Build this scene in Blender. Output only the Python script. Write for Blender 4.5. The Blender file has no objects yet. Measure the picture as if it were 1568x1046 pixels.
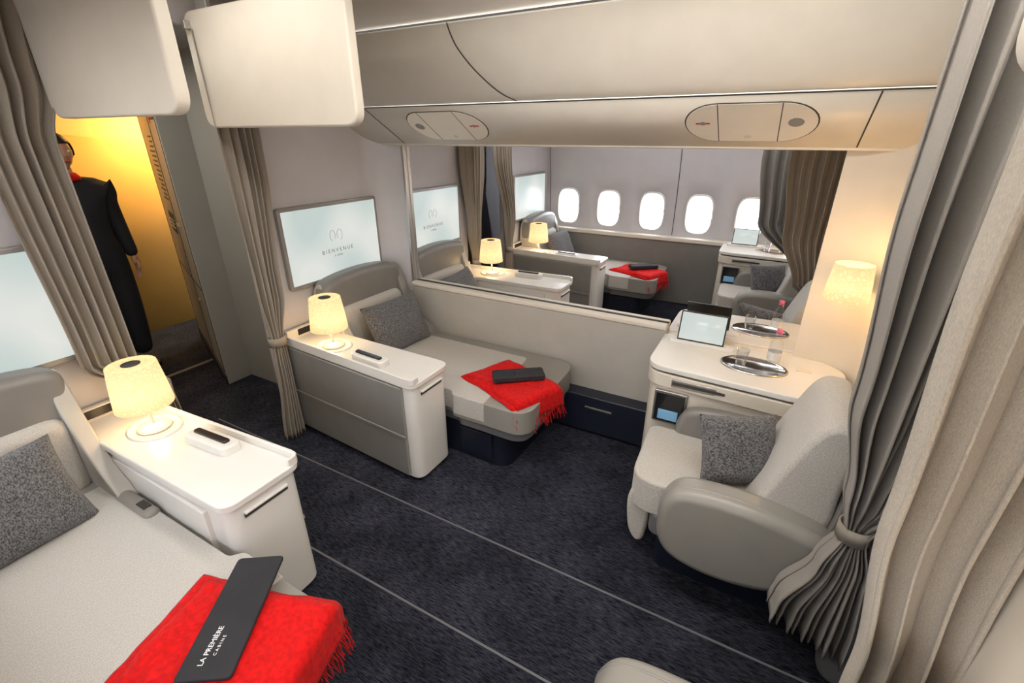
import bpy, bmesh, math, random
from mathutils import Vector, Matrix, noise
random.seed(4)
scene = bpy.context.scene
D = 2.72
TF = [1, 0.0]
def setTF(s, o): TF[0] = s; TF[1] = o
SUITES = {'A': (1, 0.0), 'B': (-1, 2*D), 'N': (-1, 2.53), 'C': (1, 2*D-2.53)}

# ------------------------------------------------------------ materials
def base_mat(name, col, rough=0.5, metal=0.0, bump=0.0, bscale=200, var=0.0, vscale=8, stretch=(1,1,1), spec=0.5, sheen=0, alpha=1, trans=0):
    m = bpy.data.materials.new(name); m.use_nodes = True
    nt = m.node_tree; b = nt.nodes['Principled BSDF']
    b.inputs['Roughness'].default_value = rough
    b.inputs['Metallic'].default_value = metal
    b.inputs['Specular IOR Level'].default_value = spec
    b.inputs['Sheen Weight'].default_value = sheen
    b.inputs['Transmission Weight'].default_value = trans
    b.inputs['Alpha'].default_value = alpha
    b.inputs['Base Color'].default_value = (*col, 1)
    tc = nt.nodes.new('ShaderNodeTexCoord'); mp = nt.nodes.new('ShaderNodeMapping')
    nt.links.new(tc.outputs['Object'], mp.inputs['Vector'])
    mp.inputs['Scale'].default_value = stretch
    n = nt.nodes.new('ShaderNodeTexNoise'); n.inputs['Scale'].default_value = vscale; n.inputs['Detail'].default_value = 6
    nt.links.new(mp.outputs[0], n.inputs['Vector'])
    r = nt.nodes.new('ShaderNodeValToRGB')
    r.color_ramp.elements[0].position = 0.35; r.color_ramp.elements[1].position = 0.65
    r.color_ramp.elements[0].color = (*[max(0, c*(1-var)) for c in col], 1)
    r.color_ramp.elements[1].color = (*[min(1, c*(1+var)) for c in col], 1)
    nt.links.new(n.outputs['Fac'], r.inputs['Fac']); nt.links.new(r.outputs['Color'], b.inputs['Base Color'])
    if bump > 0:
        n2 = nt.nodes.new('ShaderNodeTexNoise'); n2.inputs['Scale'].default_value = bscale; n2.inputs['Detail'].default_value = 3
        nt.links.new(mp.outputs[0], n2.inputs['Vector'])
        bp = nt.nodes.new('ShaderNodeBump'); bp.inputs['Strength'].default_value = bump; bp.inputs['Distance'].default_value = 0.004
        nt.links.new(n2.outputs['Fac'], bp.inputs['Height']); nt.links.new(bp.outputs[0], b.inputs['Normal'])
    return m
def emis(name, col, st):
    m = bpy.data.materials.new(name); m.use_nodes = True
    b = m.node_tree.nodes['Principled BSDF']
    b.inputs['Base Color'].default_value = (*col, 1)
    b.inputs['Emission Color'].default_value = (*col, 1); b.inputs['Emission Strength'].default_value = st
    return m
M = {}
M['cream'] = base_mat('cream_plastic', (0.66, 0.61, 0.53), 0.42, var=0.02, bump=0.03, bscale=300)
M['bin'] = base_mat('overhead_cream', (0.84, 0.79, 0.70), 0.36, var=0.02)
M['wall'] = base_mat('pale_wall', (0.50, 0.485, 0.505), 0.45, var=0.02, bump=0.04, bscale=250)
M['ceil'] = base_mat('ceiling_cream', (0.78, 0.74, 0.66), 0.5, var=0.02)
M['white'] = base_mat('white_lacquer', (0.70, 0.685, 0.655), 0.25, var=0.01)
M['panel'] = base_mat('satin_grey_panel', (0.29, 0.285, 0.27), 0.36, metal=0.25, var=0.03)
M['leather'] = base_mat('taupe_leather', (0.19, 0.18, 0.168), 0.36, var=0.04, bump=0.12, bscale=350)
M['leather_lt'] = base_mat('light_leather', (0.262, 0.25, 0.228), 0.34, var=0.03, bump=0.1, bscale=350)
M['divider'] = base_mat('divider_leather', (0.42, 0.40, 0.36), 0.45, var=0.03, bump=0.1, bscale=350)
M['shell'] = base_mat('grey_shell', (0.17, 0.17, 0.18), 0.35, metal=0.2, var=0.03)
M['fabric'] = base_mat('cream_fabric', (0.47, 0.45, 0.415), 0.9, var=0.14, vscale=150, bump=0.4, bscale=500, stretch=(1, 2.5, 1), sheen=0.2)
M['tweed'] = base_mat('grey_tweed', (0.115, 0.115, 0.12), 0.95, var=0.8, vscale=100, bump=0.9, bscale=240, stretch=(1, 2.2, 1.5), sheen=0.2)
M['curtain'] = base_mat('curtain_cloth', (0.29, 0.25, 0.205), 0.9, var=0.08, vscale=150, bump=0.4, bscale=500, stretch=(3, 3, 1), sheen=0.2)
M['curtain_dk'] = base_mat('curtain_cloth_grey', (0.24, 0.217, 0.193), 0.85, var=0.08, vscale=150, bump=0.4, bscale=500, stretch=(3, 3, 1), sheen=0.2)
M['curtain_lt'] = base_mat('curtain_cloth_light', (0.44, 0.395, 0.33), 0.9, var=0.12, vscale=150, bump=0.6, bscale=380, stretch=(3, 3, 1), sheen=0.2)
M['tie'] = base_mat('curtain_tie', (0.24, 0.215, 0.18), 0.8, var=0.05)
M['red'] = base_mat('red_wool', (0.56, 0.004, 0.004), 0.85, var=0.18, vscale=60, bump=0.5, bscale=300, sheen=0.05, spec=.2)
M['navy'] = base_mat('navy_plinth', (0.010, 0.013, 0.026), 0.4, var=0.1)
M['black'] = base_mat('black_fabric', (0.014, 0.014, 0.019), 0.75, var=0.2, bump=0.3, bscale=300)
M['blackgl'] = base_mat('black_gloss', (0.012, 0.012, 0.014), 0.15)
M['seam'] = base_mat('dark_seam', (0.04, 0.037, 0.034), 0.7)
M['track'] = base_mat('seat_track', (0.13, 0.13, 0.145), 0.5, metal=.3)
M['metal'] = base_mat('brushed_metal', (0.45, 0.44, 0.42), 0.28, metal=0.9)
M['chrome'] = base_mat('polished_tray', (0.55, 0.53, 0.50), 0.15, metal=1.0)
M['bezel'] = base_mat('monitor_bezel', (0.33, 0.32, 0.31), 0.3, metal=0.4)
M['skin'] = base_mat('skin', (0.50, 0.28, 0.18), 0.5, var=0.05)
M['hair'] = base_mat('dark_hair', (0.02, 0.013, 0.01), 0.5, var=0.3, vscale=60)
M['uniform'] = base_mat('dark_uniform', (0.008, 0.009, 0.014), 0.8, var=0.2)
M['galley'] = base_mat('galley_grey', (0.33, 0.325, 0.30), 0.5, var=0.03, vscale=3)
M['yellow'] = base_mat('amber_wall', (0.82, 0.50, 0.13), 0.5, var=0.05, vscale=2)
M['pink'] = base_mat('pink_cap', (0.75, 0.12, 0.22), 0.4)
M['outgrey'] = base_mat('apron_concrete', (0.55, 0.55, 0.55), 0.9, var=0.15, vscale=.3)
M['outblue'] = base_mat('terminal_facade', (0.5, 0.52, 0.55), 0.5, var=0.3, vscale=.5)
M['bulb'] = emis('warm_glow', (1, 0.72, 0.36), 9)
M['text'] = base_mat('print_grey', (0.30, 0.28, 0.26), 0.6)
M['textw'] = base_mat('print_white', (0.85, 0.85, 0.85), 0.6)
M['signred'] = base_mat('sign_red', (0.6, 0.03, 0.03), 0.5)
M['bluesc'] = emis('handset_screen', (0.12, 0.25, 0.38), 0.4)
def mk_glass():
    m = bpy.data.materials.new('clear_glass'); m.use_nodes = True; nt = m.node_tree
    out = nt.nodes['Material Output']; nt.nodes.remove(nt.nodes['Principled BSDF'])
    t = nt.nodes.new('ShaderNodeBsdfTransparent'); t.inputs[0].default_value = (.95, .965, .98, 1)
    gl = nt.nodes.new('ShaderNodeBsdfGlossy'); gl.inputs['Roughness'].default_value = .08
    lw = nt.nodes.new('ShaderNodeLayerWeight'); lw.inputs[0].default_value = .3
    mt = nt.nodes.new('ShaderNodeMath'); mt.operation = 'MULTIPLY'; mt.inputs[1].default_value = .45
    nt.links.new(lw.outputs['Facing'], mt.inputs[0])
    mx = nt.nodes.new('ShaderNodeMixShader'); nt.links.new(mt.outputs[0], mx.inputs[0])
    nt.links.new(t.outputs[0], mx.inputs[1]); nt.links.new(gl.outputs[0], mx.inputs[2]); nt.links.new(mx.outputs[0], out.inputs[0])
    return m
M['glass'] = mk_glass()

def mk_screen():
    m = bpy.data.materials.new('display_screen'); m.use_nodes = True; nt = m.node_tree
    b = nt.nodes['Principled BSDF']; b.inputs['Roughness'].default_value = 0.25
    tc = nt.nodes.new('ShaderNodeTexCoord'); n = nt.nodes.new('ShaderNodeTexNoise'); n.inputs['Scale'].default_value = 2.5; n.inputs['Detail'].default_value = 0
    r = nt.nodes.new('ShaderNodeValToRGB'); r.color_ramp.elements[0].position = .35; r.color_ramp.elements[1].position = .62
    r.color_ramp.elements[0].color = (0.50, 0.58, 0.56, 1); r.color_ramp.elements[1].color = (0.68, 0.70, 0.66, 1)
    nt.links.new(tc.outputs['Object'], n.inputs['Vector']); nt.links.new(n.outputs['Fac'], r.inputs['Fac'])
    nt.links.new(r.outputs[0], b.inputs['Emission Color']); b.inputs['Emission Strength'].default_value = 0.9
    b.inputs['Base Color'].default_value = (0.05, 0.05, 0.05, 1)
    return m
M['screen'] = mk_screen()
def mk_shade():
    m = bpy.data.materials.new('lamp_shade_glow'); m.use_nodes = True; nt = m.node_tree
    b = nt.nodes['Principled BSDF']; b.inputs['Roughness'].default_value = 0.6
    tc = nt.nodes.new('ShaderNodeTexCoord'); v = nt.nodes.new('ShaderNodeTexVoronoi'); v.inputs['Scale'].default_value = 48; v.feature = 'DISTANCE_TO_EDGE'
    nt.links.new(tc.outputs['Object'], v.inputs['Vector'])
    r = nt.nodes.new('ShaderNodeValToRGB'); r.color_ramp.elements[0].position = .02; r.color_ramp.elements[1].position = .3
    r.color_ramp.elements[0].color = (0.90, 0.62, 0.27, 1); r.color_ramp.elements[1].color = (1.0, 0.76, 0.38, 1)
    nt.links.new(v.outputs['Distance'], r.inputs['Fac']); nt.links.new(r.outputs[0], b.inputs['Emission Color'])
    sx = nt.nodes.new('ShaderNodeSeparateXYZ'); nt.links.new(tc.outputs['Generated'], sx.inputs[0])
    mr = nt.nodes.new('ShaderNodeValToRGB'); e = mr.color_ramp.elements
    e[0].position = 0; e[0].color = (.80, .80, .80, 1); e[1].position = 1; e[1].color = (.68, .68, .68, 1)
    k = e.new(.42); k.color = (1, 1, 1, 1)
    ml = nt.nodes.new('ShaderNodeMath'); ml.operation = 'MULTIPLY'; ml.inputs[1].default_value = 1.1
    nt.links.new(sx.outputs['Z'], mr.inputs[0]); nt.links.new(mr.outputs[0], ml.inputs[0]); nt.links.new(ml.outputs[0], b.inputs['Emission Strength'])
    b.inputs['Base Color'].default_value = (0.30, 0.24, 0.14, 1)
    return m
M['shade'] = mk_shade()
def mk_carpet():
    m = bpy.data.materials.new('carpet_navy_charcoal'); m.use_nodes = True; nt = m.node_tree
    b = nt.nodes['Principled BSDF']; b.inputs['Roughness'].default_value = 0.95; b.inputs['Specular IOR Level'].default_value = 0.1
    tc = nt.nodes.new('ShaderNodeTexCoord'); mp = nt.nodes.new('ShaderNodeMapping'); mp.inputs['Scale'].default_value = (1.0, 10, 1)
    mp.inputs['Rotation'].default_value = (0, 0, math.radians(84))
    n = nt.nodes.new('ShaderNodeTexNoise'); n.inputs['Scale'].default_value = 22; n.inputs['Detail'].default_value = 8; n.inputs['Roughness'].default_value = .8
    nt.links.new(tc.outputs['Object'], mp.inputs[0]); nt.links.new(mp.outputs[0], n.inputs['Vector'])
    r = nt.nodes.new('ShaderNodeValToRGB'); r.color_ramp.elements[0].position = .42; r.color_ramp.elements[1].position = .66
    r.color_ramp.elements[0].color = (0.005, 0.006, 0.011, 1); r.color_ramp.elements[1].color = (0.088, 0.092, 0.125, 1)
    nt.links.new(n.outputs['Fac'], r.inputs[0])
    n2 = nt.nodes.new('ShaderNodeTexNoise'); n2.inputs['Scale'].default_value = 5; n2.inputs['Detail'].default_value = 4
    r2 = nt.nodes.new('ShaderNodeValToRGB'); r2.color_ramp.elements[0].position = .35; r2.color_ramp.elements[1].position = .65
    r2.color_ramp.elements[0].color = (.45, .45, .45, 1)
    nt.links.new(tc.outputs['Object'], n2.inputs['Vector']); nt.links.new(n2.outputs['Fac'], r2.inputs[0])
    mx = nt.nodes.new('ShaderNodeMixRGB'); mx.blend_type = 'MULTIPLY'; mx.inputs[0].default_value = .8
    nt.links.new(r.outputs[0], mx.inputs[1]); nt.links.new(r2.outputs[0], mx.inputs[2]); nt.links.new(mx.outputs[0], b.inputs['Base Color'])
    bp = nt.nodes.new('ShaderNodeBump'); bp.inputs['Strength'].default_value = .6; bp.inputs['Distance'].default_value = .004
    nt.links.new(n.outputs['Fac'], bp.inputs['Height']); nt.links.new(bp.outputs[0], b.inputs['Normal'])
    return m
M['carpet'] = mk_carpet()

# ------------------------------------------------------------ mesh core
class Grp:
    def __init__(s, name): s.name = name; s.objs = []
    def done(s):
        lo = Vector((1e9,)*3); hi = Vector((-1e9,)*3)
        for o in s.objs:
            if o.type == 'MESH':
                for v in o.data.vertices:
                    for i in range(3): lo[i] = min(lo[i], v.co[i]); hi[i] = max(hi[i], v.co[i])
        c = Vector(((lo.x+hi.x)/2, (lo.y+hi.y)/2, lo.z))
        e = bpy.data.objects.new(s.name, None); e.empty_display_size = .1; e.location = c
        scene.collection.objects.link(e)
        for o in s.objs:
            if o.type == 'MESH': o.data.transform(Matrix.Translation(-c))
            else: o.location = o.location - c
            o.parent = e
        return e
def mk(g, name, verts, faces, mat, bevel=0, seg=3, sub=0, solid=0, smooth=True, raw=False, angle=30):
    s, o = (1, 0.0) if raw else TF
    vs = [(v[0], s*v[1]+o, v[2]) for v in verts]
    fs = [tuple(reversed(f)) for f in faces] if s < 0 else faces
    me = bpy.data.meshes.new(name); me.from_pydata(vs, [], fs); me.update()
    bm = bmesh.new(); bm.from_mesh(me); bmesh.ops.recalc_face_normals(bm, faces=bm.faces); bm.to_mesh(me); bm.free()
    for p in me.polygons: p.use_smooth = smooth
    if isinstance(mat, str): mat = M[mat]
    me.materials.append(mat)
    ob = bpy.data.objects.new(name, me); scene.collection.objects.link(ob)
    if solid: 
        md = ob.modifiers.new('solid', 'SOLIDIFY'); md.thickness = solid; md.offset = 0
    if bevel:
        md = ob.modifiers.new('bevel', 'BEVEL'); md.width = bevel; md.segments = seg; md.limit_method = 'ANGLE'; md.angle_limit = math.radians(angle); md.harden_normals = True
    if sub:
        md = ob.modifiers.new('sub', 'SUBSURF'); md.levels = sub; md.render_levels = sub
    if g is None:
        lo = Vector([min(v.co[i] for v in me.vertices) for i in range(3)]); hi = Vector([max(v.co[i] for v in me.vertices) for i in range(3)])
        c = Vector(((lo.x+hi.x)/2, (lo.y+hi.y)/2, lo.z)); me.transform(Matrix.Translation(-c)); ob.location = c
    else: g.objs.append(ob)
    return ob
def box(g, name, lo, hi, mat, bevel=0.005, seg=3, **k):
    x0, y0, z0 = lo; x1, y1, z1 = hi
    v = [(x0,y0,z0),(x1,y0,z0),(x1,y1,z0),(x0,y1,z0),(x0,y0,z1),(x1,y0,z1),(x1,y1,z1),(x0,y1,z1)]
    f = [(0,3,2,1),(4,5,6,7),(0,1,5,4),(1,2,6,5),(2,3,7,6),(3,0,4,7)]
    return mk(g, name, v, f, mat, bevel=bevel, seg=seg, **k)
def prism(g, name, pts, a, b, mat, axis='z', bevel=0.005, seg=3, **k):
    n = len(pts)
    def P(p, h):
        if axis == 'z': return (p[0], p[1], h)
        if axis == 'y': return (p[0], h, p[1])
        return (h, p[0], p[1])
    v = [P(p, a) for p in pts]+[P(p, b) for p in pts]
    f = [tuple(range(n))[::-1], tuple(range(n, 2*n))]+[(i, (i+1) % n, n+(i+1) % n, n+i) for i in range(n)]
    return mk(g, name, v, f, mat, bevel=bevel, seg=seg, **k)
def rpoly(pts, rs, n=7):
    out = []; m = len(pts)
    if not isinstance(rs, (list, tuple)): rs = [rs]*m
    for i in range(m):
        p = Vector(pts[i]); a = Vector(pts[i-1]); b = Vector(pts[(i+1) % m]); r = rs[i]
        if r <= 0: out.append(tuple(p)); continue
        da = (a-p).normalized(); db = (b-p).normalized()
        q0 = p+da*r; q1 = p+db*r
        for k in range(n+1):
            t = k/n; out.append(tuple((1-t)**2*q0+2*t*(1-t)*p+t*t*q1))
    return out
def cr(pts, n=6, closed=True):
    out = []; m = len(pts); P = [Vector(p) for p in pts]
    rng = range(m) if closed else range(m-1)
    for i in rng:
        p0 = P[i-1] if (closed or i > 0) else P[i]; p1 = P[i]; p2 = P[(i+1) % m]; p3 = P[(i+2) % m] if (closed or i+2 < m) else P[i+1]
        for k in range(n):
            t = k/n
            out.append(tuple(0.5*((2*p1)+(p2-p0)*t+(2*p0-5*p1+4*p2-p3)*t*t+(3*p1-p0-3*p2+p3)*t**3)))
    if not closed: out.append(tuple(P[-1]))
    return out
def lathe(g, name, c, prof, mat, seg=40, sx=1, sy=1, tilt=None, **k):
    v = []; f = []; m = len(prof)
    for (r, z) in prof:
        for j in range(seg):
            a = 2*math.pi*j/seg; p = Vector((r*math.cos(a)*sx, r*math.sin(a)*sy, z))
            if tilt: p = tilt @ p
            v.append((c[0]+p.x, c[1]+p.y, c[2]+p.z))
    for i in range(m-1):
        for j in range(seg): f.append((i*seg+j, i*seg+(j+1) % seg, (i+1)*seg+(j+1) % seg, (i+1)*seg+j))
    if prof[0][0] > 1e-4 and k.pop('capb', True): f.append(tuple(range(seg))[::-1])
    if prof[-1][0] > 1e-4 and k.pop('capt', True): f.append(tuple((m-1)*seg+j for j in range(seg)))
    k.pop('capb', None); k.pop('capt', None)
    return mk(g, name, v, f, mat, **k)
def tube(g, name, pts, r, mat, seg=10, **k):
    v = []; f = []; n = len(pts); P = [Vector(p) for p in pts]; up = None
    for i, p in enumerate(P):
        t = (P[min(i+1, n-1)]-P[max(i-1, 0)]).normalized()
        if up is None: up = t.orthogonal().normalized()
        up = (up-t*up.dot(t)).normalized(); w = t.cross(up)
        rr = r[i] if isinstance(r, (list, tuple)) else r
        for j in range(seg):
            a = 2*math.pi*j/seg; q = p+rr*(math.cos(a)*up+math.sin(a)*w); v.append(tuple(q))
    for i in range(n-1):
        for j in range(seg): f.append((i*seg+j, i*seg+(j+1) % seg, (i+1)*seg+(j+1) % seg, (i+1)*seg+j))
    f.append(tuple(range(seg))[::-1]); f.append(tuple((n-1)*seg+j for j in range(seg)))
    return mk(g, name, v, f, mat, **k)
def pillow(g, name, c, U, V, w, h, t, mat, N=22):
    U = Vector(U).normalized(); V = Vector(V); V = (V-U*V.dot(U)).normalized(); W = U.cross(V)
    v = []; f = []
    for side in (1, -1):
        for i in range(N+1):
            for j in range(N+1):
                a = 2*i/N-1; b = 2*j/N-1
                x = a*w/2*(1-.07*(1-b*b)); y = b*h/2*(1-.07*(1-a*a))
                th = t/2*((1-a**4)*(1-b**4))**.55
                th *= 1+.12*noise.noise(Vector((a*2+c[0]*3, b*2+side, c[1])))
                v.append(tuple(Vector(c)+U*x+V*y+W*side*th))
    K = (N+1)**2
    for s in (0, 1):
        for i in range(N):
            for j in range(N):
                q = (s*K+i*(N+1)+j, s*K+(i+1)*(N+1)+j, s*K+(i+1)*(N+1)+j+1, s*K+i*(N+1)+j+1)
                f.append(q if s == 0 else q[::-1])
    ob = mk(g, name, v, f, mat)
    bm = bmesh.new(); bm.from_mesh(ob.data); bmesh.ops.remove_doubles(bm, verts=bm.verts, dist=1e-5); bmesh.ops.recalc_face_normals(bm, faces=bm.faces); bm.to_mesh(ob.data); bm.free()
    return ob
def point(g, loc, e, col, r=.03):
    l = bpy.data.lights.new('bulb_light', 'POINT'); l.energy = e; l.color = col; l.shadow_soft_size = r
    o = bpy.data.objects.new('bulb_light', l); scene.collection.objects.link(o); o.location = (loc[0], TF[0]*loc[1]+TF[1], loc[2])
    g.objs.append(o)

def curtain(name, y0, rows, folds, mat, seed=0, tie=None, orient='x'):
    g = Grp(name); rnd = random.Random(seed)
    NS = folds*14; NR = 70
    zs = [r[0] for r in rows]
    W = (lambda x, y, z: (x, y, z)) if orient == 'x' else (lambda x, y, z: (y, x, z))
    def ev(z):
        for i in range(len(rows)-1):
            if rows[i][0] >= z >= rows[i+1][0]:
                t = (rows[i][0]-z)/(rows[i][0]-rows[i+1][0]); t2 = t*t*(3-2*t)
                return [rows[i][k]*(1-t2)+rows[i+1][k]*t2 for k in range(1, 5)]
        return rows[-1][1:]
    amps = [rnd.uniform(.5, 1.3) for _ in range(folds+2)]; ph = [rnd.uniform(-.3, .3) for _ in range(folds+2)]
    v = []; f = []
    for i in range(NR+1):
        z = zs[0]+(zs[-1]-zs[0])*i/NR; L, R, A, hem = ev(z)
        for j in range(NS+1):
            s = j/NS; k = s*folds; ki = int(k); fr = k-ki
            am = amps[ki]*(1-fr)+amps[ki+1]*fr; p = ph[ki]*(1-fr)+ph[ki+1]*fr
            th = 2*math.pi*(k+p)
            fw = (R-L)/folds
            x = L+(R-L)*s+fw*.16*math.sin(2*th)
            y = y0+A*am*math.sin(th)+A*.35*noise.noise(Vector((s*folds*1.3, z*1.5, seed)))
            v.append(W(x, y, z+hem*s))
    for i in range(NR):
        for j in range(NS):
            a = i*(NS+1)+j; f.append((a, a+1, a+NS+2, a+NS+1))
    mk(g, 'cloth', v, f, mat, solid=.004)
    a = W(rows[0][1]-.02, y0-.012, zs[0]-.005); b = W(rows[0][2]+.02, y0+.012, zs[0]+.03)
    box(g, 'rail', a, b, 'metal', .003)
    if tie:
        z, L, R, A = tie
        vv = []; ff = []; n = 24
        for i in range(n):
            a = 2*math.pi*i/n; x = (L+R)/2+(R-L)/2*math.cos(a); y = y0+A*math.sin(a)
            vv += [W(x, y, z-.028), W(x, y, z+.028)]
        for i in range(n): ff.append((2*i, 2*((i+1) % n), 2*((i+1) % n)+1, 2*i+1))
        mk(g, 'tieback', vv, ff, 'tie', solid=.006)
    return g.done()

# ------------------------------------------------------------ lamp
def table_lamp(x, y, z):
    g = Grp('table_lamp')
    lathe(g, 'base', (x, y, z), [(.062, 0), (.066, .004), (.062, .012), (.015, .016), (.008, .022)], 'white')
    tube(g, 'stem', [(x, y, z+.012), (x-.012, y, z+.14)], .007, 'white')
    x -= .014
    lathe(g, 'shade', (x, y, z+.115), [(.108, 0), (.104, .05), (.097, .12), (.088, .195)], 'shade', capb=False, capt=False, solid=.003)
    lathe(g, 'shade_cap', (x, y, z+.298), [(.0001, .003), (.045, .002), (.087, 0), (.087, .008), (.03, .012), (.0001, .012)], 'shade')
    lathe(g, 'top_button', (x, y, z+.308), [(.035, 0), (.035, .004), (.0001, .005)], 'seam', seg=24)
    lathe(g, 'bulb', (x, y, z+.15), [(.001, 0), (.025, .02), (.03, .05), (.02, .08), (.001, .09)], 'bulb', seg=20)
    point(g, (x, y, z+.09), 1.7, (1, .62, .28)); 
    g.done()
def wall_lamp(x, y, z):
    g = Grp('wall_lamp')
    lathe(g, 'shade', (x, y, z-.09), [(.088, 0), (.082, .08), (.072, .16)], 'shade', capb=False, capt=False, solid=.003)
    lathe(g, 'bulb', (x, y, z-.05), [(.001, 0), (.025, .02), (.03, .05), (.02, .08), (.001, .09)], 'bulb', seg=20)
    tube(g, 'arm', [(x, y, z-.02), (x+.03, y+.05, z-.05), (x+.065, y+.09, z-.03)], .006, 'metal')
    lathe(g, 'rose', (x+.06, y+.085, z-.03), [(.022, -.02), (.022, .02)], 'metal', seg=20)
    point(g, (x, y, z-.10), 1.6, (1, .58, .22)); point(g, (x, y, z+.10), 1.6, (1, .58, .22))
    g.done()

# ------------------------------------------------------------ suite furniture
ZB = 0.46
def suite(key):
    setTF(*SUITES[key])
    g = Grp('side_console')
    plan = rpoly([(-2.57, 1.675), (-1.475, 1.60), (-1.475, 1.93), (-2.57, 1.95)], [.01, .07, .06, .01])
    ins = rpoly([(-2.565, 1.69), (-1.49, 1.615), (-1.49, 1.915), (-2.565, 1.935)], [.01, .07, .06, .01])
    prism(g, 'body', ins, .03, .628, 'white', bevel=.008)
    prism(g, 'plinth', rpoly([(-2.56, 1.71), (-1.52, 1.64), (-1.52, 1.90), (-2.56, 1.92)], .02), 0, .03, 'navy', bevel=0)
    prism(g, 'top', plan, .628, .66, 'white', bevel=.01, seg=4)
    lip = [(-2.57, 1.675), (-1.53, 1.604), (-1.50, 1.607), (-1.482, 1.622), (-1.480, 1.66), (-1.492, 1.66), (-1.496, 1.634), (-1.508, 1.622), (-1.53, 1.620), (-2.57, 1.692)]
    prism(g, 'raised_lip', lip, .65, .69, 'white', bevel=.004)
    box(g, 'back_lip', (-2.575, 1.68, .65), (-2.545, 1.945, .72), 'cream', .006)
    box(g, 'control_strip', (-2.546, 1.76, .672), (-2.542, 1.93, .712), 'blackgl', .001)
    prism(g, 'aisle_panel_lower', [(-2.54, 1.667), (-1.56, 1.600), (-1.56, 1.625), (-2.54, 1.69)], .05, .30, 'panel', bevel=.004)
    prism(g, 'aisle_panel_upper', [(-2.54, 1.667), (-1.56, 1.600), (-1.56, 1.625), (-2.54, 1.69)], .325, .622, 'panel', bevel=.004)
    prism(g, 'aisle_trim', [(-2.54, 1.661), (-1.56, 1.594), (-1.56, 1.625), (-2.54, 1.69)], .303, .322, 'panel', bevel=.003)
    box(g, 'end_slot', (-1.50, 1.68, .565), (-1.486, 1.86, .585), 'seam', .002)
    box(g, 'end_slot_lip', (-1.50, 1.68, .583), (-1.478, 1.86, .592), 'white', .003)
    box(g, 'bed_side_fascia', (-2.5, 1.90, .2), (-1.62, 1.936, .59), 'white', .006)
    lathe(g, 'lamp_dish', (-2.235, 1.77, .66), [(.1, -.004), (.1, .004), (.094, .01), (.088, .009), (.082, .003), (.0001, .003)], 'white', sx=1.2)
    hp = rpoly([(-2.01, 1.685), (-1.75, 1.668), (-1.75, 1.75), (-2.01, 1.767)], .034)
    prism(g, 'remote_holder', hp, .655, .70, 'white', bevel=.008)
    prism(g, 'remote_control', rpoly([(-1.985, 1.707), (-1.785, 1.694), (-1.785, 1.722), (-1.985, 1.735)], .01), .695, .710, 'blackgl', bevel=.004)
    g.done()
    table_lamp(-2.235, 1.77, .663)
    # --- daybed
    g = Grp('daybed')
    prism(g, 'plinth', rpoly([(-2.4, 2.0), (-1.12, 1.97), (-1.10, 2.56), (-2.4, 2.6)], [.02, .10, .1, .02]), 0, .25, 'navy', bevel=.01)
    prism(g, 'plinth_drawer', rpoly([(-1.45, 1.965), (-1.22, 1.955), (-1.22, 2.0), (-1.45, 2.0)], .005), .05, .22, 'navy', bevel=.006)
    outl = rpoly([(-2.45, 1.955), (-1.49, 1.955), (-1.46, 1.915), (-.965, 1.915), (-.975, 2.655), (-2.45, 2.655)], [.01, .02, .02, .12, .14, .01], 10)
    prism(g, 'frame', rpoly([(-2.45, 1.97), (-1.46, 1.97), (-1.43, 1.94), (-.99, 1.94), (-1.0, 2.64), (-2.45, 2.64)], [.01, .02, .02, .11, .13, .01], 10), .245, .325, 'shell', bevel=.02, seg=4)
    prism(g, 'cushion', outl, .31, ZB, 'leather_lt', bevel=.045, seg=6)
    prism(g, 'cover_sheet', rpoly([(-2.33, 1.95), (-1.485, 1.95), (-1.455, 1.909), (-1.24, 1.909), (-1.29, 2.56), (-2.33, 2.56)], [.01, .02, .02, .01, .03, .01], 6), .335, ZB+.006, 'fabric', bevel=.045, seg=6)
    wing = cr([(-2.565, .42), (-2.57, .80), (-2.55, .93), (-2.49, .965), (-2.43, .90), (-2.37, .74), (-2.27, .58), (-2.17, .50), (-2.15, .44), (-2.3, .40)], 6)
    prism(g, 'wing_aisle', wing, 1.935, 2.0, 'divider', axis='y', bevel=.028, seg=5)
    prism(g, 'wing_inner', wing, 2.59, 2.655, 'leather_lt', axis='y', bevel=.028, seg=5)
    bk2 = cr([(1.93, .78), (1.93, .90), (1.98, .985), (2.28, 1.015), (2.57, .985), (2.64, .90), (2.64, .78)], 6, closed=False)
    prism(g, 'headrest', bk2+[(2.62, .70), (1.95, .70)], -2.565, -2.42, 'leather', axis='x', bevel=.045, seg=6)
    prism(g, 'back_cushion', rpoly([(1.985, .42), (2.60, .42), (2.60, .80), (1.985, .80)], .08), -2.55, -2.38, 'fabric', axis='x', bevel=.05, seg=5)
    box(g, 'arm_pad', (-2.20, 1.945, .40), (-1.93, 2.005, .49), 'leather_lt', .028, 5)
    box(g, 'belt_slot', (-2.03, 1.96, .488), (-1.97, 1.99, .494), 'seam', .001)
    g.done()
    g = Grp('throw_pillow')
    pillow(g, 'pillow', (-2.21, 2.32, .62), (.08, 1, 0), (-.42, 0, .9), .50, .38, .15, 'tweed'); g.done()
    g = Grp('wall_monitor')
    prism(g, 'bezel', rpoly([(1.79, .95), (2.60, .95), (2.60, 1.455), (1.79, 1.455)], .02), -2.602, -2.568, 'bezel', axis='x', bevel=.006)
    box(g, 'screen', (-2.570, 1.812, .975), (-2.5655, 2.578, 1.432), 'screen', .002)
    g.done()
    # --- aft side console
    g = Grp('aft_console')
    zc = .775
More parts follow.
